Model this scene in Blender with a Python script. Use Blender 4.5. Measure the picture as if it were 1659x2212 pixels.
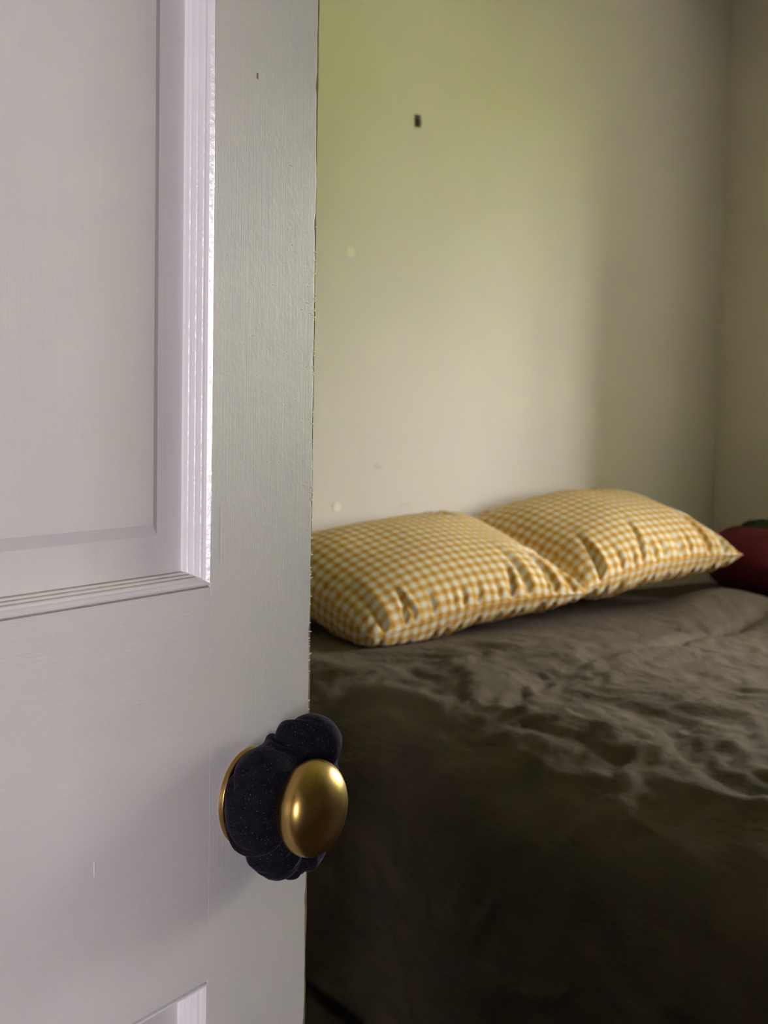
import bpy, bmesh, math, random
import numpy as np
from mathutils import Vector, Matrix

# ---------------------------------------------------------------- scene, camera, light
for o in list(bpy.data.objects):
    bpy.data.objects.remove(o)
S = bpy.context.scene
COL = S.collection
S.view_settings.view_transform = 'Standard'
S.view_settings.look = 'None'
S.view_settings.gamma = 1.0
S.view_settings.use_curve_mapping = False
S.view_settings.exposure = 2.6

# camera: focal length 3000 px on the 1659 x 2212 frame, heading 52 deg from +X
FPX = 3000.0
HEAD, PITCH, ROLL = math.radians(52.0), math.radians(4.06), math.radians(1.03)
fw = Vector((math.cos(HEAD) * math.cos(PITCH), math.sin(HEAD) * math.cos(PITCH), -math.sin(PITCH)))
rt = Vector((math.sin(HEAD), -math.cos(HEAD), 0))
upv = rt.cross(fw)
r2 = rt * math.cos(ROLL) + upv * math.sin(ROLL)
u2 = upv * math.cos(ROLL) - rt * math.sin(ROLL)
cd = bpy.data.cameras.new('camera')
cd.sensor_fit = 'VERTICAL'
cd.sensor_height = 36.0
cd.sensor_width = 27.0
cd.lens = FPX / 2212 * 36.0
cd.clip_start = 0.02
cd.dof.use_dof = True
cd.dof.focus_distance = 0.76
cd.dof.aperture_fstop = 20.0
cam = bpy.data.objects.new('camera', cd)
m = Matrix((r2, u2, -fw)).transposed().to_4x4()
m.translation = Vector((0, 0, 1.2))
cam.matrix_world = m
COL.objects.link(cam)
S.camera = cam

# world: bright hazy sky, the same all round
W = bpy.data.worlds.new('sky')
S.world = W
W.use_nodes = True
bg = W.node_tree.nodes['Background']
bg.inputs['Color'].default_value = (1.0, 0.98, 0.95, 1)
bg.inputs['Strength'].default_value = 4.4
W.cycles.sampling_method = 'AUTOMATIC'

# the sun stands behind the house and shines on the garden beyond the window
sl = bpy.data.lights.new('sun', 'SUN')
sl.energy = 37.0
sl.angle = math.radians(0.6)
sl.color = (1.0, 0.95, 0.84)
sun = bpy.data.objects.new('sun', sl)
sun.rotation_euler = Vector((0.62, 0.18, -0.76)).to_track_quat('-Z', 'Y').to_euler()
COL.objects.link(sun)

# hall light on the door from behind the camera; its window is added
al = bpy.data.lights.new('hall_area_light', 'AREA')
al.shape = 'RECTANGLE'
al.size, al.size_y = 1.0, 0.60
al.energy = 22.5
al.color = (0.98, 0.90, 0.975)
hall_l = bpy.data.objects.new('hall_area_light', al)
hall_l.location = (-1.455, -1.93, 1.30)          # just inside the panes of added_hall_window
hall_l.rotation_euler = (0, math.radians(-90), 0)
COL.objects.link(hall_l)

# sky portal in the bedroom window opening (guides sampling only, gives no light of its own)
pl = bpy.data.lights.new('window_sky_portal', 'AREA')
pl.shape = 'RECTANGLE'
pl.size, pl.size_y = 1.10, 1.35
pl.cycles.is_portal = True
po = bpy.data.objects.new('window_sky_portal', pl)
po.location = (4.30, 1.325, 1.50)
po.rotation_euler = (0, math.radians(90), 0)
COL.objects.link(po)

# ---------------------------------------------------------------- materials
MATS = {}


class NT:
    def __init__(self, name):
        self.m = bpy.data.materials.new(name)
        self.m.use_nodes = True
        self.t = self.m.node_tree
        self.n = self.t.nodes
        self.b = self.n['Principled BSDF']
        MATS[name] = self.m

    def new(self, typ, **kw):
        nd = self.n.new(typ)
        for k, v in kw.items():
            if k.startswith('i_'):
                nd.inputs[k[2:].replace('_', ' ')].default_value = v
            else:
                setattr(nd, k, v)
        return nd

    def link(self, a, b):
        self.t.links.new(a, b)

    def coords(self, scale=(1, 1, 1), kind='Object'):
        tc = self.new('ShaderNodeTexCoord')
        mp = self.new('ShaderNodeMapping')
        mp.inputs['Scale'].default_value = scale
        self.link(tc.outputs[kind], mp.inputs['Vector'])
        return mp.outputs[0]

    def noise(self, vec, scale, detail=3, rough=0.55):
        nz = self.new('ShaderNodeTexNoise')
        nz.inputs['Scale'].default_value = scale
        nz.inputs['Detail'].default_value = detail
        nz.inputs['Roughness'].default_value = rough
        self.link(vec, nz.inputs['Vector'])
        return nz.outputs['Fac']

    def ramp(self, fac, stops):
        r = self.new('ShaderNodeValToRGB')
        el = r.color_ramp.elements
        while len(el) < len(stops):
            el.new(0.5)
        for e, (p, c) in zip(el, stops):
            e.position = p
            e.color = (*c, 1) if len(c) == 3 else c
        self.link(fac, r.inputs[0])
        return r.outputs[0]

    def bump(self, height, strength, dist, prev=None):
        b = self.new('ShaderNodeBump')
        b.inputs['Strength'].default_value = strength
        b.inputs['Distance'].default_value = dist
        self.link(height, b.inputs['Height'])
        if prev is not None:
            self.link(prev, b.inputs['Normal'])
        return b.outputs[0]


def simple(name, col, rough=0.5, metal=0.0, var=0.06, scale=30.0, bump=0.0, bscale=200.0, bdist=0.001):
    t = NT(name)
    v = t.coords()
    f = t.noise(v, scale)
    lo = tuple(max(0, c * (1 - var)) for c in col)
    hi = tuple(min(1, c * (1 + var)) for c in col)
    t.link(t.ramp(f, [(0.3, lo), (0.7, hi)]), t.b.inputs['Base Color'])
    t.b.inputs['Roughness'].default_value = rough
    t.b.inputs['Metallic'].default_value = metal
    if bump:
        t.link(t.bump(t.noise(v, bscale, 4), bump, bdist), t.b.inputs['Normal'])
    return t.m


def paint(name, axis):
    """white gloss door paint with brush marks along one axis"""
    t = NT(name)
    sc = {'z': (900, 900, 14), 'x': (14, 900, 900)}[axis]
    v = t.coords(sc)
    w = t.coords((1, 1, 1))
    f = t.noise(v, 1.0, 4, 0.6)
    g = t.noise(w, 9.0, 4)
    mix = t.new('ShaderNodeMixRGB', blend_type='MULTIPLY')
    mix.inputs[0].default_value = 1.0
    t.link(t.ramp(f, [(0.25, (0.965, 0.96, 0.965)), (0.75, (1, 1, 1))]), mix.inputs[1])
    t.link(t.ramp(g, [(0.3, (0.74, 0.725, 0.72)), (0.7, (0.79, 0.765, 0.77))]), mix.inputs[2])
    t.link(mix.outputs[0], t.b.inputs['Base Color'])
    t.b.inputs['Roughness'].default_value = 0.42
    t.b.inputs['Specular IOR Level'].default_value = 0.45
    b1 = t.bump(f, 0.25, 0.0006)
    b2 = t.bump(t.noise(w, 320.0, 3), 0.22, 0.0005, b1)
    b3 = t.bump(t.noise(w, 60.0, 2), 0.12, 0.002, b2)
    t.link(b3, t.b.inputs['Normal'])
    return t.m


M_DOORV = paint('door_paint_vertical', 'z')
M_DOORH = paint('door_paint_horizontal', 'x')
M_MOULD = simple('moulding_gloss_paint', (0.82, 0.81, 0.83), 0.22, 0, 0.02, 40, 0.35, 260, 0.0006)
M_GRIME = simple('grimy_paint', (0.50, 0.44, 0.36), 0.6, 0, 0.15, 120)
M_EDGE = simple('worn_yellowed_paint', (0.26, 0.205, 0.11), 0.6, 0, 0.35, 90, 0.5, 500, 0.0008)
M_GLINT = simple('ridge_glint', (0.85, 0.82, 0.68), 0.35, 0, 0.08, 60)

def wall_mat(name, a, b):
    t = NT(name)
    v = t.coords()
    t.link(t.ramp(t.noise(v, 1.6, 5), [(0.3, a), (0.7, b)]), t.b.inputs['Base Color'])
    t.b.inputs['Roughness'].default_value = 0.75
    t.link(t.bump(t.noise(v, 420, 4), 0.18, 0.0008, t.bump(t.noise(v, 14, 3), 0.15, 0.006)), t.b.inputs['Normal'])
    return t.m


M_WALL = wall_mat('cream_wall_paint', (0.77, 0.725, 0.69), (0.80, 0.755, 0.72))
M_CEIL = wall_mat('ceiling_paint', (0.78, 0.76, 0.72), (0.80, 0.78, 0.74))
M_FLOOR = simple('dark_brown_carpet', (0.085, 0.065, 0.05), 0.95, 0, 0.3, 60, 0.8, 300, 0.004)
M_FRAME = simple('window_frame_paint', (0.80, 0.79, 0.76), 0.4, 0, 0.03, 20)


def brass():
    t = NT('aged_brass')
    v = t.coords()
    f = t.noise(v, 60, 2, 0.5)
    t.link(t.ramp(f, [(0.0, (0.40, 0.25, 0.075)), (1.0, (0.56, 0.37, 0.12))]), t.b.inputs['Base Color'])
    r = t.ramp(t.noise(v, 110, 4), [(0.0, (0.27, 0.27, 0.27)), (1.0, (0.33, 0.33, 0.33))])
    t.link(r, t.b.inputs['Roughness'])
    t.b.inputs['Metallic'].default_value = 1.0
    return t.m


M_BRASS = brass()


def velvet():
    t = NT('dark_navy_velvet')
    v = t.coords()
    f = t.noise(v, 220, 4)
    base = t.ramp(f, [(0.3, (0.0035, 0.003, 0.006)), (0.7, (0.010, 0.009, 0.016))])
    vo = t.new('ShaderNodeTexVoronoi', feature='F1')
    vo.inputs['Scale'].default_value = 2400
    t.link(v, vo.inputs['Vector'])
    sep = t.new('ShaderNodeSeparateColor')
    t.link(vo.outputs['Color'], sep.inputs[0])
    spark = t.ramp(sep.outputs[0], [(0.986, (0, 0, 0)), (0.99, (1, 1, 1))])
    mix = t.new('ShaderNodeMixRGB')
    t.link(spark, mix.inputs[0])
    t.link(base, mix.inputs[1])
    mix.inputs[2].default_value = (0.12, 0.10, 0.15, 1)
    t.link(mix.outputs[0], t.b.inputs['Base Color'])
    t.b.inputs['Roughness'].default_value = 0.85
    t.b.inputs['Specular IOR Level'].default_value = 0.15
    t.b.inputs['Sheen Weight'].default_value = 0.15
    t.b.inputs['Sheen Roughness'].default_value = 0.4
    t.b.inputs['Sheen Tint'].default_value = (0.45, 0.38, 0.65, 1)
    t.link(t.bump(f, 0.4, 0.001), t.b.inputs['Normal'])
    return t.m


M_VELVET = velvet()


def gingham():
    t = NT('yellow_gingham_cotton')
    tc = t.new('ShaderNodeTexCoord')
    sp = t.new('ShaderNodeSeparateXYZ')
    t.link(tc.outputs['UV'], sp.inputs[0])
    P = 0.030

    def stripe(out):
        a = t.new('ShaderNodeMath', operation='MULTIPLY')
        a.inputs[1].default_value = 1 / P
        t.link(out, a.inputs[0])
        b = t.new('ShaderNodeMath', operation='FRACT')
        t.link(a.outputs[0], b.inputs[0])
        return t.ramp(b.outputs[0], [(0.0, (0, 0, 0)), (0.04, (1, 1, 1)), (0.50, (1, 1, 1)), (0.54, (0, 0, 0))])
    s1, s2 = stripe(sp.outputs[0]), stripe(sp.outputs[1])
    ad = t.new('ShaderNodeMath', operation='ADD')
    t.link(s1, ad.inputs[0])
    t.link(s2, ad.inputs[1])
    hf = t.new('ShaderNodeMath', operation='MULTIPLY')
    hf.inputs[1].default_value = 0.5
    t.link(ad.outputs[0], hf.inputs[0])
    c = t.ramp(hf.outputs[0], [(0.0, (0.86, 0.83, 0.74)), (0.5, (0.76, 0.52, 0.20)), (1.0, (0.62, 0.31, 0.055))])
    v = t.coords()
    f = t.noise(v, 700, 3)
    mix = t.new('ShaderNodeMixRGB', blend_type='MULTIPLY')
    mix.inputs[0].default_value = 1.0
    t.link(c, mix.inputs[1])
    t.link(t.ramp(f, [(0.3, (0.9, 0.9, 0.9)), (0.7, (1, 1, 1))]), mix.inputs[2])
    t.link(mix.outputs[0], t.b.inputs['Base Color'])
    t.b.inputs['Roughness'].default_value = 0.9
    t.b.inputs['Specular IOR Level'].default_value = 0.15
    t.link(t.bump(f, 0.15, 0.001, t.bump(t.noise(v, 45, 3), 0.25, 0.006)), t.b.inputs['Normal'])
    return t.m


M_GING = gingham()


def linen():
    t = NT('grey_brown_linen')
    v = t.coords()
    f = t.noise(v, 5, 5)
    t.link(t.ramp(f, [(0.3, (0.128, 0.103, 0.080)), (0.7, (0.146, 0.118, 0.092))]), t.b.inputs['Base Color'])
    t.b.inputs['Roughness'].default_value = 0.95
    t.b.inputs['Specular IOR Level'].default_value = 0.1
    v2 = t.coords((2.4, 1.0, 2.4))
    b1 = t.bump(t.noise(v2, 24, 6, 0.62), 0.6, 0.014)
    t.link(t.bump(t.noise(v, 600, 3), 0.2, 0.001, b1), t.b.inputs['Normal'])
    return t.m


M_LINEN = linen()
M_MATT = simple('mattress_ticking', (0.30, 0.27, 0.24), 0.9)
M_DIVAN = simple('divan_cloth', (0.06, 0.05, 0.045), 0.95, 0, 0.2, 60, 0.4, 400, 0.002)
M_RED = simple('dark_red_plush', (0.12, 0.006, 0.014), 0.95, 0, 0.25, 90, 0.6, 260, 0.004)
M_GREEN = simple('dark_green_plush', (0.022, 0.036, 0.012), 0.95, 0, 0.3, 90, 0.6, 260, 0.004)
M_DARK = simple('brown_plastic', (0.055, 0.035, 0.032), 0.5)
M_DOT = simple('pale_lens_dust', (0.90, 0.88, 0.78), 0.6, 0, 0.02)
M_SMUDGE = simple('smudged_paint', (0.70, 0.65, 0.63), 0.8, 0, 0.1)
M_GRASS = simple('sunlit_lawn', (0.24, 0.28, 0.07), 0.9, 0, 0.25, 1.2)
M_LEAF = simple('hedge_leaves', (0.24, 0.30, 0.07), 0.8, 0, 0.35, 3.0)
M_BLOCKER = simple('dark_blocker', (0.10, 0.09, 0.08), 0.9)
M_WALL2 = wall_mat('low_bounce_wall_paint', (0.13, 0.105, 0.09), (0.15, 0.125, 0.11))  # unseen walls made dark to cut the light they bounce onto the bed
M_BARK = simple('bark', (0.12, 0.08, 0.05), 0.9)


def glass():
    t = NT('window_glass')
    n = t.n
    tr = t.new('ShaderNodeBsdfTransparent')
    gl = t.new('ShaderNodeBsdfGlossy')
    gl.inputs['Roughness'].default_value = 0.0
    mx = t.new('ShaderNodeMixShader')
    mx.inputs[0].default_value = 0.05
    t.link(tr.outputs[0], mx.inputs[1])
    t.link(gl.outputs[0], mx.inputs[2])
    t.link(mx.outputs[0], n['Material Output'].inputs[0])
    return t.m


M_GLASS = glass()

# ---------------------------------------------------------------- helpers


def tag(o, label=None, cat=None, group=None, kind=None):
    if label: o['label'] = label
    if cat: o['category'] = cat
    if group: o['group'] = group
    if kind: o['kind'] = kind
    return o


def empty(name, loc=(0, 0, 0), rz=0.0):
    o = bpy.data.objects.new(name, None)
    o.empty_display_size = 0.1
    o.location = loc
    o.rotation_euler = (0, 0, rz)
    COL.objects.link(o)
    return o


def mesh_obj(name, verts, faces, mats, parent=None, smooth=False, midx=None):
    me = bpy.data.meshes.new(name)
    me.from_pydata([tuple(map(float, v)) for v in verts], [], [tuple(int(i) for i in f) for f in faces])
    if not isinstance(mats, (list, tuple)):
        mats = [mats]
    for mt in mats:
        me.materials.append(mt)
    if midx is not None:
        me.polygons.foreach_set('material_index', midx)
    if smooth:
        me.polygons.foreach_set('use_smooth', [True] * len(me.polygons))
    me.update()
    o = bpy.data.objects.new(name, me)
    COL.objects.link(o)
    if parent is not None:
        o.parent = parent
    return o


BOXF = [(0, 3, 2, 1), (4, 5, 6, 7), (0, 1, 5, 4), (1, 2, 6, 5), (2, 3, 7, 6), (3, 0, 4, 7)]


def box_vf(x0, x1, y0, y1, z0, z1):
    return [(x0, y0, z0), (x1, y0, z0), (x1, y1, z0), (x0, y1, z0),
            (x0, y0, z1), (x1, y0, z1), (x1, y1, z1), (x0, y1, z1)], BOXF


def box(name, x0, x1, y0, y1, z0, z1, mat, parent=None, bevel=0.0, seg=2):
    v, f = box_vf(x0, x1, y0, y1, z0, z1)
    o = mesh_obj(name, v, f, mat, parent)
    if bevel:
        bm = bmesh.new()
        bm.from_mesh(o.data)
        bmesh.ops.bevel(bm, geom=list(bm.edges), offset=bevel, segments=seg, profile=0.5, affect='EDGES')
        bm.to_mesh(o.data)
        bm.free()
    return o


def boxes(name, lst, mat, parent=None):
    V, F = [], []
    for b in lst:
        v, f = box_vf(*b)
        k = len(V)
        V += v
        F += [tuple(i + k for i in q) for q in f]
    return mesh_obj(name, V, F, mat, parent)


def grid_faces(nu, nv, wrap_u=False, wrap_v=False, flip=False, off=0):
    F = []
    for i in range(nu if wrap_u else nu - 1):
        for j in range(nv if wrap_v else nv - 1):
            a = i * nv + j
            b = ((i + 1) % nu) * nv + j
            c = ((i + 1) % nu) * nv + (j + 1) % nv
            d = i * nv + (j + 1) % nv
            q = (a, b, c, d) if not flip else (d, c, b, a)
            F.append(tuple(x + off for x in q))
    return F


def lathe(name, prof, mat, parent=None, seg=64):
    """profile (radius, height along -Y) revolved round the local Y axis, heights towards the room (-Y)"""
    V, F = [], []
    n = len(prof)
    for k in range(seg):
        a = 2 * math.pi * k / seg
        for r, h in prof:
            V.append((r * math.cos(a), -h, r * math.sin(a)))
    F = grid_faces(seg, n, wrap_u=True)
    o = mesh_obj(name, V, F, mat, parent, smooth=True)
    bm = bmesh.new()
    bm.from_mesh(o.data)
    bmesh.ops.remove_doubles(bm, verts=bm.verts, dist=1e-6)
    bmesh.ops.recalc_face_normals(bm, faces=bm.faces)
    bm.to_mesh(o.data)
    bm.free()
    return o


class VN:
    """smooth value noise in numpy"""
    def __init__(self, seed, n=64):
        self.n = n
        self.t = np.random.RandomState(seed).rand(n, n) * 2 - 1

    def __call__(self, x, y):
        n = self.n
        xi = np.floor(x).astype(int)
        yi = np.floor(y).astype(int)
        fx, fy = x - xi, y - yi
        fx = fx * fx * fx * (fx * (fx * 6 - 15) + 10)
        fy = fy * fy * fy * (fy * (fy * 6 - 15) + 10)
        t = self.t
        a = t[xi % n, yi % n]
        b = t[(xi + 1) % n, yi % n]
        c = t[xi % n, (yi + 1) % n]
        d = t[(xi + 1) % n, (yi + 1) % n]
        return (a * (1 - fx) + b * fx) * (1 - fy) + (c * (1 - fx) + d * fx) * fy


def fbm(vn, x, y, oct=4, gain=0.5):
    s, a = 0, 1.0
    for k in range(oct):
        s = s + a * vn(x * 2 ** k + 17.3 * k, y * 2 ** k + 9.1 * k)
        a *= gain
    return s


# ---------------------------------------------------------------- room shell
XR, YH = 4.0, 3.2          # right wall, head wall
XL = -0.21                 # left wall (with the doorway)
YF = -1.7                  # wall behind the camera
ZC = 2.75
T_ = 0.30
WY0, WY1, WZ0, WZ1 = 0.65, 2.00, 0.95, 2.05     # window opening in the right wall
DY0, DY1, DZ = -0.36, 0.43, 2.03                # doorway in the left wall
HX0, HY0, HY1 = -1.5, -2.6, 1.6                 # hall

tag(box('floor', HX0 - .2, XR + T_, HY0 - .2, YH + .2, -.2, 0, M_FLOOR), kind='structure',
    label='dark brown carpeted floor beside the bed', cat='floor')
tag(box('ceiling', HX0 - .2, XR + T_, HY0 - .2, YH + .2, ZC, ZC + .2, M_CEIL), kind='structure',
    label='plain white ceiling above the room', cat='ceiling')
tag(box('wall_head', XL - .1, XR + T_, YH, YH + .2, 0, ZC, M_WALL), kind='structure',
    label='cream wall behind the gingham pillows, washed by green window light', cat='wall')
tag(boxes('wall_right', [(XR, XR + T_, YF - .2, WY0, 0, ZC), (XR, XR + T_, WY1, YH, 0, ZC),
                         (XR, XR + T_, WY0, WY1, 0, WZ0), (XR, XR + T_, WY0, WY1, WZ1, ZC)], M_WALL), kind='structure',
    label='shaded cream wall at right beside the red plush cushion', cat='wall')
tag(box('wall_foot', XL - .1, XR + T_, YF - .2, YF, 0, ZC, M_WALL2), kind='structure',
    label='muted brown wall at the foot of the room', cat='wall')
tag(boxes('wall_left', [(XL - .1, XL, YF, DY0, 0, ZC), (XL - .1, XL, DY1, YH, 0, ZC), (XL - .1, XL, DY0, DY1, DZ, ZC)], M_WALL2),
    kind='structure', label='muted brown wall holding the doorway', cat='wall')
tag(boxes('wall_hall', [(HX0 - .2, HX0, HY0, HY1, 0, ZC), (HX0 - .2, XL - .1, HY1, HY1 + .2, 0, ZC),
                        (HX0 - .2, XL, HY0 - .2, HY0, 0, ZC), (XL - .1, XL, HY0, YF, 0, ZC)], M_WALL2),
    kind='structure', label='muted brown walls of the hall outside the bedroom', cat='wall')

w = tag(empty('window_1', (XR + .16, (WY0 + WY1) / 2, WZ0)), kind='structure',
        label='white casement window in the right wall looking onto the garden', cat='window')
hw = (WY1 - WY0) / 2
hz = WZ1 - WZ0
boxes('window_frame', [(-.03, .03, -hw, -hw + .05, 0, hz), (-.03, .03, hw - .05, hw, 0, hz),
                       (-.03, .03, -hw, hw, 0, .05), (-.03, .03, -hw, hw, hz - .05, hz),
                       (-.025, .025, -.025, .025, .05, hz - .05)], M_FRAME, w)
for k in (-1, 1):
    y0, y1 = (-hw + .05, -.025) if k < 0 else (.025, hw - .05)
    box('pane', -.002, .002, y0, y1, .05, hz - .05, M_GLASS, w)
box('window_sill', -.20, -.03, -hw, hw, -.02, .012, M_FRAME, w, 0.004)

w2 = tag(empty('added_hall_window', (HX0 + .02, -1.93, 0.78)), kind='structure',  # frame and pane added around the hall light; wall behind stays solid
         label='white window frame added around the hall light behind the camera', cat='window')
boxes('window_frame', [(-.02, .03, -.36, -.31, 0, 1.04), (-.02, .03, .31, .36, 0, 1.04), (-.02, .03, -.36, .36, 0, .02),
                       (-.02, .03, -.36, .36, 1.02, 1.04)], M_FRAME, w2)
box('pane', -.004, 0, -.31, .31, .02, 1.02, M_GLASS, w2)

# garden beyond the window
GZ = -0.4
tag(mesh_obj('lawn', [(XR + T_, -25, GZ), (40, -25, GZ), (40, 25, GZ), (XR + T_, 25, GZ)], [(0, 1, 2, 3)], M_GRASS),
    kind='structure', label='sunlit green lawn outside the window', cat='lawn')
rnd = random.Random(4)


def leafy(name, parent, c, rad, n, size, seed):
    rs = np.random.RandomState(seed)
    V, F = [], []
    for k in range(n):
        d = rs.normal(size=3)
        d /= np.linalg.norm(d)
        p = np.array(c) + d * np.array(rad) * (0.55 + 0.45 * rs.rand() ** .5)
        a = rs.normal(size=3)
        a /= np.linalg.norm(a)
        b = np.cross(a, d + rs.normal(size=3) * .6)
        b /= np.linalg.norm(b)
        s = size * (.6 + .8 * rs.rand())
        i = len(V)
        V += [p - a * s, p + b * s * .45, p + a * s, p - b * s * .45]
        F.append((i, i + 1, i + 2, i + 3))
    return mesh_obj(name, V, F, M_LEAF, parent)


for k, (x, y, h, r, lab) in enumerate([
        (12.4, 1.7, 3.2, 1.02, 'tall green garden bush farthest from the sky-blocking box'),
        (12.0, -.4, 3.4, 1.02, 'tallest green garden bush, second from the far end'),
        (11.3, -2.4, 3.3, 1.02, 'tall green garden bush in the middle of the row'),
        (10.1, -4.15, 3.1, 1.02, 'green garden bush nearest the sky-blocking box')]):
    b_ = tag(empty('garden_bush', (x, y, GZ)), lab, 'bush', 'bushes along the lawn')
    leafy('foliage', b_, (0, 0, h / 2), (r * .8, r, h / 2), 2600, .15, 20 + k)
    boxes('stem', [(-.05, .05, -.05, .05, 0, h * .6)], M_BARK, b_)
tag(box('sky_blocker', XR + T_, 6.75, -8.0, -3.6, GZ, 5.0, M_BLOCKER), kind='structure',  # unseen box added to sharpen the window light's edge on the head wall
    label='unseen dark box added outside the window to cut the sky light', cat='wall')

# ---------------------------------------------------------------- door
DH = math.radians(52 - 29.7)
DT = Vector((math.cos(DH), math.sin(DH), 0))
DN = Vector((math.sin(DH), -math.cos(DH), 0))
S0, S1 = -0.027, 0.733
dorg = DT * S0 - DN * 0.47
door = tag(empty('door_1', (dorg.x, dorg.y, 0.0), DH), kind='structure',
           label='white painted panelled bedroom door standing open in the foreground', cat='door')
TH = 0.040
LX = S1 - S0               # door width, local x 0..LX, local y 0 (camera side)..TH
ST = 0.104                 # stile width
XO1 = LX - ST              # right edge of right panels
XM = 0.5 * LX
MU = 0.05                  # half muntin
Z0, Z1 = 0.008, 1.99
ZR = [(Z0, 0.23), (0.872, 1.1006), (1.88, Z1)]    # rails
rs = np.random.RandomState(3)


def member(name, x0, x1, z0, z1, mat, ragged=False):
    """stile or rail with softly rounded arrises; the latch stile has an uneven painted edge"""
    if not ragged:
        return box(name, x0, x1, 0, TH, z0, z1, mat, door, 0.00025, 1)
    nz = 420
    zs = np.linspace(z0, z1, nz)
    jit = np.convolve(rs.normal(size=nz + 8), np.ones(9) / 9, 'valid') * 0.0009 + rs.normal(size=nz) * 0.00006
    jit -= 0.0009 * (np.abs(np.sin(zs * 37.0)) > .985)
    prof = []
    r = 0.0022
    for k in range(7):
        a = math.pi / 2 * k / 6
        prof.append((x1 - r + r * math.sin(a), r - r * math.cos(a), 1.0))
    for k in range(7):
        a = math.pi / 2 * k / 6
        prof.append((x1 - r + r * math.cos(a), TH - r + r * math.sin(a), 1.0))
    prof = [(x0, 0, 0.0), (x1 - .012, 0, 0.0)] + prof + [(x0, TH, 0.0)]
    n = len(prof)
    V = []
    for z, j in zip(zs, jit):
        for (x, y, wgt) in prof:
            V.append((x + j * wgt, y, z))
    F = grid_faces(nz, n, wrap_v=True, flip=True)
    F.append(tuple(range(n)))
    F.append(tuple(range((nz - 1) * n, nz * n))[::-1])
    o = mesh_obj(name, V, F, mat, door)
    bm = bmesh.new()
    bm.from_mesh(o.data)
    bmesh.ops.recalc_face_normals(bm, faces=bm.faces)
    bm.to_mesh(o.data)
    bm.free()
    return o


member('stile', 0, ST, Z0, Z1, M_DOORV)
member('stile', XO1, LX, Z0, Z1, M_DOORV, True)
for a, b in ZR:
    member('rail', ST, XO1, a, b, M_DOORH)
PZ = [(0.23, 0.872), (1.1006, 1.88)]
for a, b in PZ:
    member('muntin', XM - MU, XM + MU, a, b, M_DOORV)

# worn, yellowed strip along the latch edge and pale slivers standing in for glints on its paint ridges
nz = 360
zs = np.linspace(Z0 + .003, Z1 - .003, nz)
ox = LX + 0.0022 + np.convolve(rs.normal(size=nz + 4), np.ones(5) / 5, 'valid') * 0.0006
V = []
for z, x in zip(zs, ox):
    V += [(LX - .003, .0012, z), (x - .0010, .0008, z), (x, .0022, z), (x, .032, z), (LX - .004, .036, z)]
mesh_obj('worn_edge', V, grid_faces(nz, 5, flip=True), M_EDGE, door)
V, F = [], []
for k in range(150):
    z = 0.95 + 0.42 * rs.beta(2.2, 2.6)
    if rs.rand() < .62:
        x = LX - .001 + rs.normal() * .0008
        L, h = .0004 + .0011 * rs.rand() ** 2, .00014 + .0002 * rs.rand()
    else:
        x = LX - rs.rand() ** 1.5 * .07 - .003
        L, h = .0004 + .0012 * rs.rand(), .00009 + .00013 * rs.rand()
    y = -.00035
    v, f = box_vf(x - L, x + L, y, y + .0007 + (.003 if x > LX - .004 else 0), z - h, z + h)
    i = len(V)
    V += v
    F += [tuple(q + i for q in ff) for ff in f]
tag(mesh_obj('ridge_glint', V, F, M_GLINT, door), kind='stuff')
# small chips and drips in the paint
for (sx, sz, lx, lz, mt) in [(0.6683, 1.392, .0008, .0016, M_EDGE), (0.5985, 1.086, .0010, .0012, M_MOULD), (0.607, 1.087, .0022, .0004, M_MOULD),
                             (0.629, 1.0985, .0011, .0035, M_MOULD), (0.532, .965, .0005, .004, M_DOORV), (0.6385, 1.13, .0012, .017, M_DOORV)]:
    cx = sx - S0
    box('paint_drip', cx - lx, cx + lx, -.00022, .001, sz - lz, sz + lz, mt, door, .0001, 1)

# moulding profile: (distance in from the opening edge, depth)
MW, MD = 0.0085, 0.0153
prof = [(0.0, 0.002), (0.0004, 0.0022), (0.0009, 0.0018), (0.0012, -0.0004), (0.0022, -0.0006), (0.0036, 0.0014), (0.0042, 0.0030)]
for k in range(3):                                  # three small beads down the slope
    b0, d0 = 0.0042 + k * .0013, 0.0030 + k * .0036
    for j in range(1, 6):
        t_ = j / 6
        prof.append((b0 + .0013 * t_ + .0007 * math.sin(math.pi * t_), d0 + .0036 * t_ - .0006 * math.sin(math.pi * t_)))
    prof.append((b0 + .0013, d0 + .0036))
prof += [(MW - .0001, MD - .0006), (MW, MD)]


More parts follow.
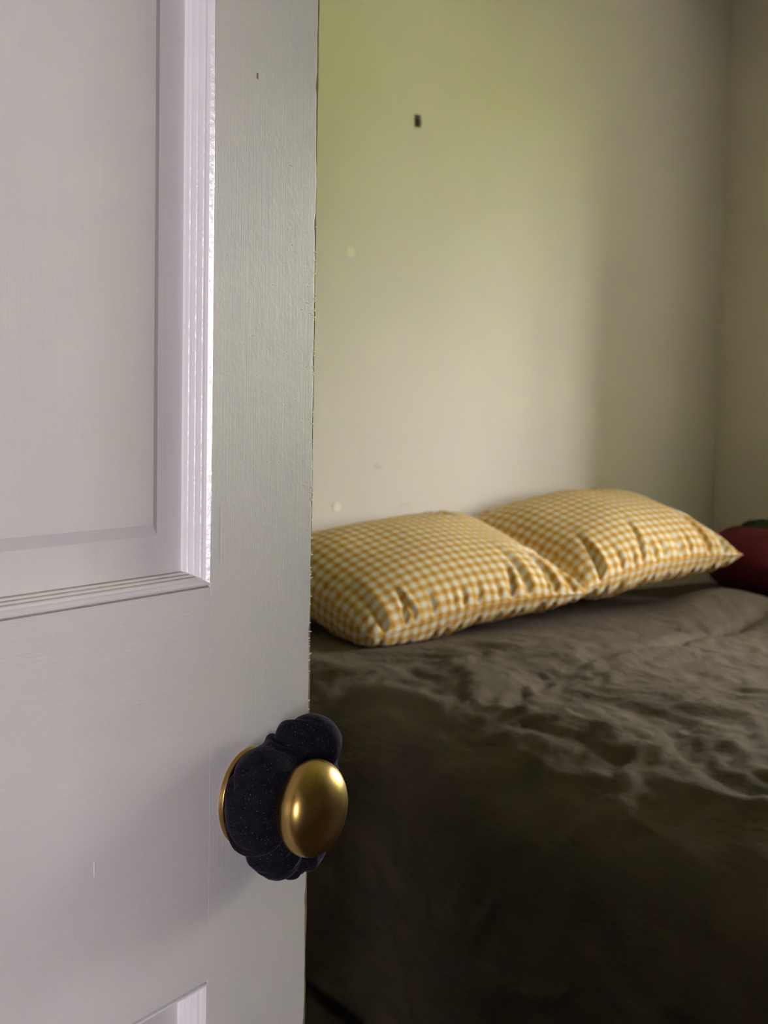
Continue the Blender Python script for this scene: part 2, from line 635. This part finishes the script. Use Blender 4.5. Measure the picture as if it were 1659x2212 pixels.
def moulding(parent, x0, x1, z0, z1, side):
    """one mitred length of moulding on the given side of a panel opening"""
    V = []
    for (wd, dp) in prof:
        if side == 'bottom':
            V += [(x0 + wd, dp, z0 + wd), (x1 - wd, dp, z0 + wd)]
        elif side == 'top':
            V += [(x0 + wd, dp, z1 - wd), (x1 - wd, dp, z1 - wd)]
        elif side == 'right':
            V += [(x1 - wd, dp, z0 + wd), (x1 - wd, dp, z1 - wd)]
        else:
            V += [(x0 + wd, dp, z0 + wd), (x0 + wd, dp, z1 - wd)]
    F = [(2 * i, 2 * i + 2, 2 * i + 3, 2 * i + 1) for i in range(len(prof) - 1)]
    # close the back so the strip is solid
    n = len(V)
    bx = {'bottom': [(x0, MD + .003, z0), (x1, MD + .003, z0)], 'top': [(x0, MD + .003, z1), (x1, MD + .003, z1)],
          'right': [(x1, MD + .003, z0), (x1, MD + .003, z1)], 'left': [(x0, MD + .003, z0), (x0, MD + .003, z1)]}[side]
    V += bx
    L = 2 * (len(prof) - 1)
    F += [(L, n, n + 1, L + 1), (n, 0, 1, n + 1)]
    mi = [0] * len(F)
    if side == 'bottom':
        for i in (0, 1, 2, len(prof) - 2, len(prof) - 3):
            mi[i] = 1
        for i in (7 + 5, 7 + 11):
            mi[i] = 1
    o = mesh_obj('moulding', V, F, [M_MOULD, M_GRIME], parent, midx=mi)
    bm = bmesh.new()
    bm.from_mesh(o.data)
    bmesh.ops.recalc_face_normals(bm, faces=bm.faces)
    bm.to_mesh(o.data)
    bm.free()
    return o


def panel(x0, x1, z0, z1):
    """raised-and-fielded panel; both faces, field proud of the margin"""
    fl = 0.0365 - MW + .0015        # margin from opening edge to the field's bevel
    mg = 0.0300
    bv = 0.0068
    lv = [(0.0, MD), (mg, MD), (mg + bv, MD - .0030)]
    V, F = [], []
    for sgn in (0, 1):
        base = len(V)
        for (i_, d_) in lv:
            y = d_ if sgn == 0 else TH - d_
            V += [(x0 + i_, y, z0 + i_), (x1 - i_, y, z0 + i_), (x1 - i_, y, z1 - i_), (x0 + i_, y, z1 - i_)]
        for r_ in range(2):
            for c_ in range(4):
                a, b = base + r_ * 4 + c_, base + r_ * 4 + (c_ + 1) % 4
                q = (a, b, b + 4, a + 4)
                F.append(q if sgn == 0 else q[::-1])
        t = base + 8
        F.append((t, t + 1, t + 2, t + 3) if sgn == 0 else (t + 3, t + 2, t + 1, t))
    for c_ in range(4):
        F.append((c_, 12 + c_, 12 + (c_ + 1) % 4, (c_ + 1) % 4))
    p = mesh_obj('panel', V, F, M_DOORV, door)
    for sd in ('bottom', 'top', 'left', 'right'):
        moulding(p, x0, x1, z0, z1, sd)
    return p


for a, b in PZ:
    panel(ST, XM - MU, a, b)
    panel(XM + MU, XO1, a, b)

# knob and rose
KS, KZ = 0.667 - S0, 0.9715
rose = lathe('rose', [(0.0, .0045), (.010, .0050), (.020, .0048), (.0255, .0040), (.0278, .0026), (.0285, .0034), (.0292, .0024), (.0294, .0)], M_BRASS, door)
rose.location = (KS, 0, KZ)
kp = [(0.0085, .003), (.0085, .022), (.0095, .026), (.0125, .0292)]
for k in range(0, 21):
    a = math.radians(-62 + 152 * k / 20)
    kp.append((.0283 * math.cos(a) ** .92 if k < 20 else 0, .0455 + .0162 * math.sin(a)))
knob = lathe('knob', kp, M_BRASS, door, 96)
knob.location = (KS, 0, KZ)

# ---------------------------------------------------------------- scrunchie round the knob's neck
def scrunchie_verts(nu=320, nv=84):
    u = np.linspace(0, 2 * np.pi, nu, endpoint=False)[:, None]
    v = np.linspace(0, 2 * np.pi, nv, endpoint=False)[None, :]
    vn = VN(11)

    def wrap(x):
        return (x + np.pi) % (2 * np.pi) - np.pi

    def at(deg, w):
        return np.exp(-(wrap(u - math.radians(deg)) / w) ** 2)
    # ring in the door's frame: u runs from +x (latch edge) up to +z
    top, bot, left, tl, bl, rgt = at(56, .40), at(275, .55), at(186, .60), at(108, .46), at(228, .45), at(10, .6)
    R = 0.0325 + .0008 * top - .0105 * tl - .0050 * bl - .0040 * rgt + .0030 * at(292, .40)
    tube = 0.0168 + .0020 * top - .0012 * tl
    oc = 0.0180 + .0060 * top
    cx, cz = 0.0125, -.0005
    rad = tube * (1 + .07 * vn(u * 2.1 + 3, np.cos(v - .8) * .9 + 2))
    rs = np.random.RandomState(5)
    # gathers: uneven soft creases running round the tube
    angs = [8, 33, 58, 84, 101, 132, 152, 177, 199, 226, 243, 271, 297, 322, 345]
    for k, dg in enumerate(angs):
        s1, p1 = rs.uniform(.18, .50), rs.uniform(0, 6.28)
        d1, w1 = rs.uniform(.12, .27), rs.uniform(.045, .085)
        c = wrap(u - math.radians(dg) - s1 * np.sin(v + p1) - .10 * np.sin(2 * v + p1 * 1.7))
        span = .05 + .95 * np.clip(.45 + .9 * np.sin(v + p1 * 2.3), 0, 1) ** 1.3
        rad = rad - tube * d1 * span * np.exp(-np.abs(c / w1) ** 1.15)
        rad = rad + tube * d1 * .35 * span * np.exp(-((c - 2.0 * w1) / (1.4 * w1)) ** 2)
    for k in range(22):                       # finer puckers between the big gathers
        dg, s1, p1 = rs.uniform(0, 360), rs.uniform(.1, .4), rs.uniform(0, 6.28)
        d1, w1 = rs.uniform(.03, .075), rs.uniform(.025, .04)
        c = wrap(u - math.radians(dg) - s1 * np.sin(v + p1))
        span = np.clip(.3 + np.sin(v * 1 + p1 * 1.9), 0, 1)
        rad = rad - tube * d1 * span * (np.exp(-np.abs(c / w1) ** 1.3) - .5 * np.exp(-((c - 1.8 * w1) / w1) ** 2))
    rad = rad * (1 + .012 * vn(u * 14, v * 5))
    X = cx + (R + rad * np.cos(v) * 1.05) * np.cos(u)
    Z = cz + (R + rad * np.cos(v) * 1.05) * np.sin(u)
    O = oc + rad * np.sin(v) * .98
    lim = .0050
    O = np.where(O < lim, lim - (lim - O) * .12, O)
    return np.stack([X, -O, Z], -1), nu, nv


def scrunchie():
    V, nu, nv = scrunchie_verts()
    V = V.reshape(-1, 3)
    o = mesh_obj('hair_scrunchie', V, grid_faces(nu, nv, True, True, flip=True), M_VELVET, None, True)
    o.location = door.location + DT * KS + Vector((0, 0, KZ))
    o.rotation_euler = (0, 0, DH)
    bm = bmesh.new()
    bm.from_mesh(o.data)
    bmesh.ops.recalc_face_normals(bm, faces=bm.faces)
    bm.to_mesh(o.data)
    bm.free()
    return tag(o, 'dark navy velvet hair scrunchie looped around the brass door knob', 'scrunchie')


scrunchie()

# ---------------------------------------------------------------- bed
BX0, BX1, BY0, BY1 = 1.80, 3.93, 1.02, 3.17
bed = tag(empty('bed', ((BX0 + BX1) / 2, (BY0 + BY1) / 2, 0)), 'low double bed with dark base under the grey-brown duvet', 'bed')
bw, bl = (BX1 - BX0) / 2, (BY1 - BY0) / 2
box('base', -bw + .03, bw - .03, -bl + .03, bl - .01, .08, .34, M_DIVAN, bed, .02)
box('mattress', -bw, bw, -bl, bl, .34, .57, M_MATT, bed, .05, 4)
for sx in (-1, 1):
    for sy in (-1, 1):
        box('leg', sx * (bw - .12) - .03, sx * (bw - .12) + .03, sy * (bl - .14) - .03, sy * (bl - .14) + .03, 0, .08, M_DARK, bed, .004, 1)


def bed_top(x, y):
    """height of the duvet's broad shape over the bed"""
    z = 0.624 + 0 * x
    def g(cx, cy, sx, sy, h, rot=0.0):
        c, s = math.cos(rot), math.sin(rot)
        dx, dy = x - cx, y - cy
        a, b = dx * c + dy * s, -dx * s + dy * c
        return h * np.exp(-(a / sx) ** 2 - (b / sy) ** 2)
    z = z + g(3.42, 2.70, .20, .14, .062)                 # rise under the right pillow
    z = z + g(3.42, 2.33, .30, .13, .062, .2)             # puffed fold right of the crease
    z = z - g(3.08, 2.44, .36, .032, .050, .27)           # the crease between them
    z = z + g(2.70, 2.30, .35, .20, .018)
    z = z + g(2.4, 1.55, .5, .45, .020)
    return z


def duvet():
    ds = 0.0105
    R = 0.17                                  # roll of the soft edge
    xe = BX0 + .00                            # where the top starts to fall away
    flat = np.arange(BX1 + .03, xe, -ds)
    arc = np.linspace(0, np.pi / 2 * .97, int(R * np.pi / 2 / ds))[1:]
    drop = np.arange(ds, 0.425, ds)
    ys = np.arange(BY0 - .06, BY1 + .005, ds)
    px = np.concatenate([flat, xe - R * np.sin(arc) * 1.25, (xe - R * 1.25) - drop * .06])
    pz = np.concatenate([0 * flat, -R * (1 - np.cos(arc)) * 1.0, -R - drop])
    nxr = np.concatenate([0 * flat, -np.sin(arc), 0 * drop - 1])
    nzr = np.concatenate([0 * flat + 1, np.cos(arc), 0 * drop])
    sarc = np.concatenate([[0], np.cumsum(np.hypot(np.diff(px), np.diff(pz)))])
    Y, _ = np.meshgrid(ys, px, indexing='ij')
    # the quilt lies a little askew: it hangs over further towards the foot
    PX = px + .13 * (Y - 1.9) * np.clip((BX1 - px) / (BX1 - xe), 0, 1) ** 2
    PZ_ = np.broadcast_to(pz, Y.shape)
    NX = np.broadcast_to(nxr, Y.shape)
    NZ = np.broadcast_to(nzr, Y.shape)
    SA = np.broadcast_to(sarc, Y.shape)
    top = bed_top(PX, Y)
    a, b, c, d = VN(1), VN(2), VN(3), VN(4)
    wx = fbm(a, SA * 3, Y * 3, 3) * .10
    wy = fbm(b, SA * 3 + 7, Y * 3 + 3, 3) * .10
    q, r = SA + wx, Y + wy

    def ridged(vn, x, y, o=3):
        s, am = 0, 1.0
        for k in range(o):
            s = s + am * (1 - np.abs(vn(x * 2 ** k + 11 * k, y * 2 ** k + 5 * k)) * 2)
            am *= .5
        return s
    disp = .020 * fbm(a, q * 2.3, r * 2.0, 2)
    disp = disp + .0058 * ridged(c, q * 7.5, r * 5.5, 3)
    disp = disp + .0042 * ridged(b, q * 17 + 4, r * 11, 2)
    # long pulls running along the soft edge of the bed
    edge = np.exp(-((px - (xe + .12)) / .30) ** 2)
    disp = disp + edge * .0065 * ridged(d, q * 11 + r * 1.6, r * 1.5, 3)
    disp = disp + edge * .014 * fbm(d, q * 4.5 + r * .9 + 3, r * .9, 1)
    disp -= disp.mean()
    # keep it on the bed near the walls and under the pillows
    under = 1 / (1 + np.exp(-(2.62 - Y) / .05))
    disp = np.minimum(disp, .02 * under + .001) * (.05 + .95 * under) - .004 * (1 - under)
    X = PX + NX * disp
    Z = top + PZ_ + NZ * disp
    X = np.minimum(X, XR - .012)
    nu, nv = Y.shape
    V = np.stack([X, Y, Z], -1).reshape(-1, 3)
    # underside 3 cm below for a real quilt thickness
    V2 = np.stack([X - NX * .03, Y, Z - NZ * .03], -1).reshape(-1, 3)
    F = grid_faces(nu, nv, flip=True)
    F2 = [tuple(i + nu * nv for i in f[::-1]) for f in F]
    E = []
    n0 = nu * nv
    for i in range(nu - 1):
        for j in (0, nv - 1):
            p, q_ = i * nv + j, (i + 1) * nv + j
            E.append((p, q_, q_ + n0, p + n0))
    for j in range(nv - 1):
        for i in (0, nu - 1):
            p, q_ = i * nv + j, i * nv + j + 1
            E.append((p, q_, q_ + n0, p + n0))
    o = mesh_obj('duvet', np.concatenate([V, V2]), F + F2 + E, M_LINEN, None, True)
    bm = bmesh.new()
    bm.from_mesh(o.data)
    bmesh.ops.recalc_face_normals(bm, faces=bm.faces)
    bm.to_mesh(o.data)
    bm.free()
    return tag(o, 'rumpled grey-brown linen duvet spread over the bed', 'duvet')


duvet()


# ---------------------------------------------------------------- pillows
def pillow_shape(w, d, H, seed, round_corner=0.0, droop=0.0, n_u=150, n_v=108):
    """plump pillow: two domed faces meeting in a seam, with creases pulled in from the seam"""
    rs = np.random.RandomState(seed)
    vn, vm = VN(seed + 1), VN(seed + 2)
    # closer rows near the seam
    su = np.sin(np.linspace(-1, 1, n_u) * np.pi / 2 * .86) / math.sin(np.pi / 2 * .86)
    sv = np.sin(np.linspace(-1, 1, n_v) * np.pi / 2 * .86) / math.sin(np.pi / 2 * .86)
    u, v = np.meshgrid(su, sv, indexing='ij')
    base = (np.clip(1 - np.abs(u) ** 2.6, 0, 1) * np.clip(1 - np.abs(v) ** 2.4, 0, 1))
    pull = .05
    cor = (np.clip(-u, 0, 1) * np.clip(-v, 0, 1)) ** 5 * round_corner
    x = u * w / 2 * (1 - pull * (1 - v ** 2)) * (1 - cor)
    y = v * d / 2 * (1 - pull * (1 - u ** 2)) * (1 - cor)
    layers, UX, UY = [], [], []
    for side in (1, -1):
        h = H * base ** (.52 if side > 0 else .35)
        if side < 0:
            h = h * 1.08
            h = h * (1 + droop * np.clip(-u, 0, 1) ** .7 * 1.0)
        # broad unevenness of the filling
        h = h * (1 + .05 * fbm(vn, u * 1.6 + 5, v * 1.4 + side, 2))
        # cloth coordinates measured along the surface
        hx = np.diff(np.concatenate([x[:1], x], 0), axis=0) ** 2 + np.diff(np.concatenate([h[:1], h], 0), axis=0) ** 2
        hy = np.diff(np.concatenate([y[:, :1], y], 1), axis=1) ** 2 + np.diff(np.concatenate([h[:, :1], h], 1), axis=1) ** 2
        ax, ay = np.cumsum(np.sqrt(hx), 0), np.cumsum(np.sqrt(hy), 1)
        UX.append(ax - ax[n_u // 2:n_u // 2 + 1])
        UY.append(ay - ay[:, n_v // 2:n_v // 2 + 1])
        dimple = np.zeros_like(h)
        for edge in range(4):
            if edge == 0:   dist, t, L = (1 + v) * d / 2, u, w
            elif edge == 1: dist, t, L = (1 - v) * d / 2, u, w
            elif edge == 2: dist, t, L = (1 + u) * w / 2, v, d
            else:           dist, t, L = (1 - u) * w / 2, v, d
            n = int(L / .055)
            for k in range(n):
                c = -0.92 + 1.84 * (k + rs.uniform(.1, .9)) / n
                ln = rs.choice([.025, .04, .06, .11], p=[.35, .3, .2, .15])
                dp = rs.uniform(.005, .010) * (1 + ln * 9) * (1.25 if edge == 0 else .8)
                wd = rs.uniform(.005, .008) * (1 + ln * 4)
                sl = rs.uniform(-.35, .35)
                q = (t - c) * L / 2 + sl * dist
                fall = np.exp(-(dist / ln) ** 2) * np.clip(dist / .008, 0, 1) ** .6
                dimple += dp * fall * (np.exp(-(q / wd) ** 2) - .45 * np.exp(-((q - 2 * wd) / (1.3 * wd)) ** 2))
            # small puckers right along the stitching
            s_ = t * L / 2
            dimple += .0016 * np.exp(-(dist / .018) ** 2) * np.clip(dist / .006, 0, 1) * vm(s_ * 70 + 31 * edge, dist * 20 + 7 * side)
        h = np.maximum(h - dimple * (base > 1e-6), 0)
        bow = .020 * (1 - u ** 2) * ((1 - v) / 2) ** 2
        layers.append(np.stack([x, y, side * h + bow], -1))
    return np.stack(layers), np.stack(UX), np.stack(UY), n_u, n_v


def make_pillow(label, seed, w, d, H, loc, tilt, roll, yaw, round_corner=0.0, droop=0.0):
    Q, gx, gy, n_u, n_v = pillow_shape(w, d, H, seed, round_corner, droop)
    M = Matrix.Translation(Vector(loc)) @ Matrix.Rotation(yaw, 4, 'Z') @ Matrix.Rotation(roll, 4, 'Y') @ Matrix.Rotation(tilt, 4, 'X')
    A = np.array(M)
    Wp = Q @ A[:3, :3].T + A[:3, 3]
    # it rests on the duvet and leans on the wall
    zb = bed_top(Wp[..., 0], Wp[..., 1]) + .004
    Wp[..., 2] = np.where(Wp[..., 2] < zb, zb + (Wp[..., 2] - zb) * .02, Wp[..., 2])
    Wp[..., 1] = np.minimum(Wp[..., 1], YH - .004)
    org = np.array([loc[0], loc[1], float(Wp[..., 2].min())])
    Q = Wp - org
    n = n_u * n_v
    F = grid_faces(n_u, n_v) + grid_faces(n_u, n_v, flip=True, off=n)
    me = bpy.data.meshes.new('gingham_pillow')
    me.from_pydata([tuple(map(float, v)) for v in Q.reshape(-1, 3)], [], F)
    uvl = me.uv_layers.new(name='UVMap')
    fx, fy = gx.reshape(-1), gy.reshape(-1)
    idx = np.zeros(len(me.loops), int)
    me.loops.foreach_get('vertex_index', idx)
    uvl.data.foreach_set('uv', np.stack([fx[idx] + 1.003, fy[idx] + 1.0], -1).reshape(-1))
    me.materials.append(M_GING)
    bm = bmesh.new()
    bm.from_mesh(me)
    bmesh.ops.remove_doubles(bm, verts=bm.verts, dist=1e-5)
    bmesh.ops.recalc_face_normals(bm, faces=bm.faces)
    bm.to_mesh(me)
    bm.free()
    me.polygons.foreach_set('use_smooth', [True] * len(me.polygons))
    root = empty('gingham_pillow', tuple(org))
    cover = bpy.data.objects.new('pillow_case', me)
    COL.objects.link(cover)
    cover.parent = root
    # sewn seam welt following the border
    ring = [(i, 0) for i in range(n_u)] + [(n_u - 1, j) for j in range(1, n_v)] + \
           [(i, n_v - 1) for i in range(n_u - 2, -1, -1)] + [(0, j) for j in range(n_v - 2, 0, -1)]
    C = np.array([Q[0, i, j] for i, j in ring])
    k = len(C)
    tang = np.roll(C, -2, 0) - np.roll(C, 2, 0)
    tang /= np.linalg.norm(tang, axis=1, keepdims=True) + 1e-9
    nrm = A[:3, :3] @ np.array([0, 0, 1.0])
    outw = np.cross(tang, nrm)
    outw /= np.linalg.norm(outw, axis=1, keepdims=True) + 1e-9
    upw = np.cross(outw, tang)
    SV = np.stack([C + outw * (.0015 + .0035 * math.cos(a * math.pi / 3)) + upw * .0016 * math.sin(a * math.pi / 3) for a in range(6)], 1).reshape(-1, 3)
    seam = mesh_obj('seam', SV, grid_faces(k, 6, True, True), M_GING, root, True)
    ul = seam.data.uv_layers.new(name='UVMap')
    ii = np.zeros(len(seam.data.loops), int)
    seam.data.loops.foreach_get('vertex_index', ii)
    ru = np.array([[gx[0, i, j] + 1.003, gy[0, i, j] + 1.0] for i, j in ring])
    ul.data.foreach_set('uv', ru[ii // 6].reshape(-1))
    return tag(root, label, 'pillow', 'gingham pillows against the wall')


R_ = math.radians
make_pillow('yellow gingham pillow nearest the door edge, overlapping its twin', 5, .76, .54, .106, (2.40, 2.90, .772), R_(19), R_(-5.2), 0, .05, .45)
make_pillow('yellow gingham pillow in the corner beside the red plush cushion', 8, .69, .54, .116, (3.128, 2.925, .832), R_(16), R_(-5), 0)


# ---------------------------------------------------------------- red plush cushion with a green leafy top
def plush():
    root = tag(empty('plush_cushion', (3.768, 2.775, .630)), 'round dark red plush cushion with green leafy top in the bed corner', 'cushion')
    nu, nv = 64, 40
    V = []
    vn = VN(21)
    for i in range(nu):
        a = 2 * math.pi * i / nu
        for j in range(nv):
            t = -math.pi / 2 + math.pi * j / (nv - 1)
            r = math.cos(t) ** .8
            z = math.sin(t)
            lob = 1 + .035 * math.cos(5 * a) * max(0, z)
            dim = .16 * math.exp(-(r / .28) ** 2) * (z > 0)
            n_ = .03 * float(vn(np.array(a * 2.2), np.array(t * 2.5)))
            V.append((.212 * r * (lob + n_) * math.cos(a), .212 * r * (lob + n_) * math.sin(a), .118 + .118 * (z - dim)))
    body = mesh_obj('body', V, grid_faces(nu, nv, wrap_u=True), M_RED, root, True)
    bm = bmesh.new()
    bm.from_mesh(body.data)
    bmesh.ops.remove_doubles(bm, verts=bm.verts, dist=1e-5)
    bmesh.ops.recalc_face_normals(bm, faces=bm.faces)
    bm.to_mesh(body.data)
    bm.free()
    for k in range(6):
        a = 2 * math.pi * k / 6 + .2
        V = []
        ns, nt = 12, 8
        for i in range(ns):
            s = i / (ns - 1)
            rr = .01 + .105 * s
            wd = .034 * math.sin(math.pi * min(1, .18 + .82 * (1 - s) ** .8)) + .004
            zc = .222 + .020 * math.sin(s * 2.6) - .035 * s ** 3
            for j in range(nt):
                b = 2 * math.pi * j / nt
                lx, ly, lz = rr, wd * math.cos(b), zc + .011 * math.sin(b) * (1 - .4 * s)
                V.append((lx * math.cos(a) - ly * math.sin(a), lx * math.sin(a) + ly * math.cos(a), lz))
        F = grid_faces(ns, nt, wrap_v=True)
        F += [tuple(range(nt)), tuple(range((ns - 1) * nt, ns * nt))[::-1]]
        mesh_obj('leaf', V, F, M_GREEN, root, True)
    V = []
    for i in range(8):
        s = i / 7
        for j in range(10):
            b = 2 * math.pi * j / 10
            r = .017 - .004 * s
            V.append((r * math.cos(b) + .02 * s * s, r * math.sin(b), .222 + .055 * s))
    mesh_obj('stalk', V, grid_faces(8, 10, wrap_v=True) + [tuple(range(70, 80))], M_GREEN, root, True)
    return root


plush()

# ---------------------------------------------------------------- clip on the head wall; lens-dust spots added as pale discs
hk = tag(empty('wall_clip', (2.598, YH, 2.052)), 'tiny dark brown clip fixed high on the lit wall', 'clip')
box('back_plate', -.0105, .0105, -.003, 0, -.018, .018, M_DARK, hk, .001, 1)
box('jaw', -.007, .007, -.010, -.003, -.015, .004, M_DARK, hk, .002, 2)


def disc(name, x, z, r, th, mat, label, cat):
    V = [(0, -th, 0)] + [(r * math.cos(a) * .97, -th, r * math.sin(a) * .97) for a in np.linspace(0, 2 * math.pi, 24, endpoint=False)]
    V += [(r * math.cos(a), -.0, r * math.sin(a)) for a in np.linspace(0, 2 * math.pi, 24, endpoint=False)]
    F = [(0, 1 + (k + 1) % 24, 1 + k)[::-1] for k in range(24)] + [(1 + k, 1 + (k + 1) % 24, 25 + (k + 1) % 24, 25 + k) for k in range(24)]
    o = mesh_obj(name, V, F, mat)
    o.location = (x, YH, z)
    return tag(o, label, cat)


def smudge(x, z, rx, rz, seed):
    rs_ = np.random.RandomState(seed)
    n = 20
    a = np.linspace(0, 2 * math.pi, n, endpoint=False)
    k = 1 + .25 * rs_.normal(size=n)
    V = [(x, YH - .0004, z)] + [(x + rx * k[i] * math.cos(a[i]), YH - .0004, z + rz * k[i] * math.sin(a[i])) for i in range(n)]
    mesh_obj('smudge', V, [(0, 1 + i, 1 + (i + 1) % n) for i in range(n)], M_SMUDGE, bpy.data.objects['wall_head'])


smudge(2.47, 1.045, .014, .010, 1)
smudge(2.41, 1.085, .005, .008, 2)
smudge(2.575, .930, .016, .005, 3)
disc('lens_dust_spot', 2.364, 1.654, .0155, .0015, M_DOT, 'pale lens-dust spot added as a disc on the wall, the upper of two', 'dust_spot')
disc('lens_dust_spot', 2.328, .931, .0150, .0015, M_DOT, 'pale lens-dust spot added as a disc just above the pillows', 'dust_spot')
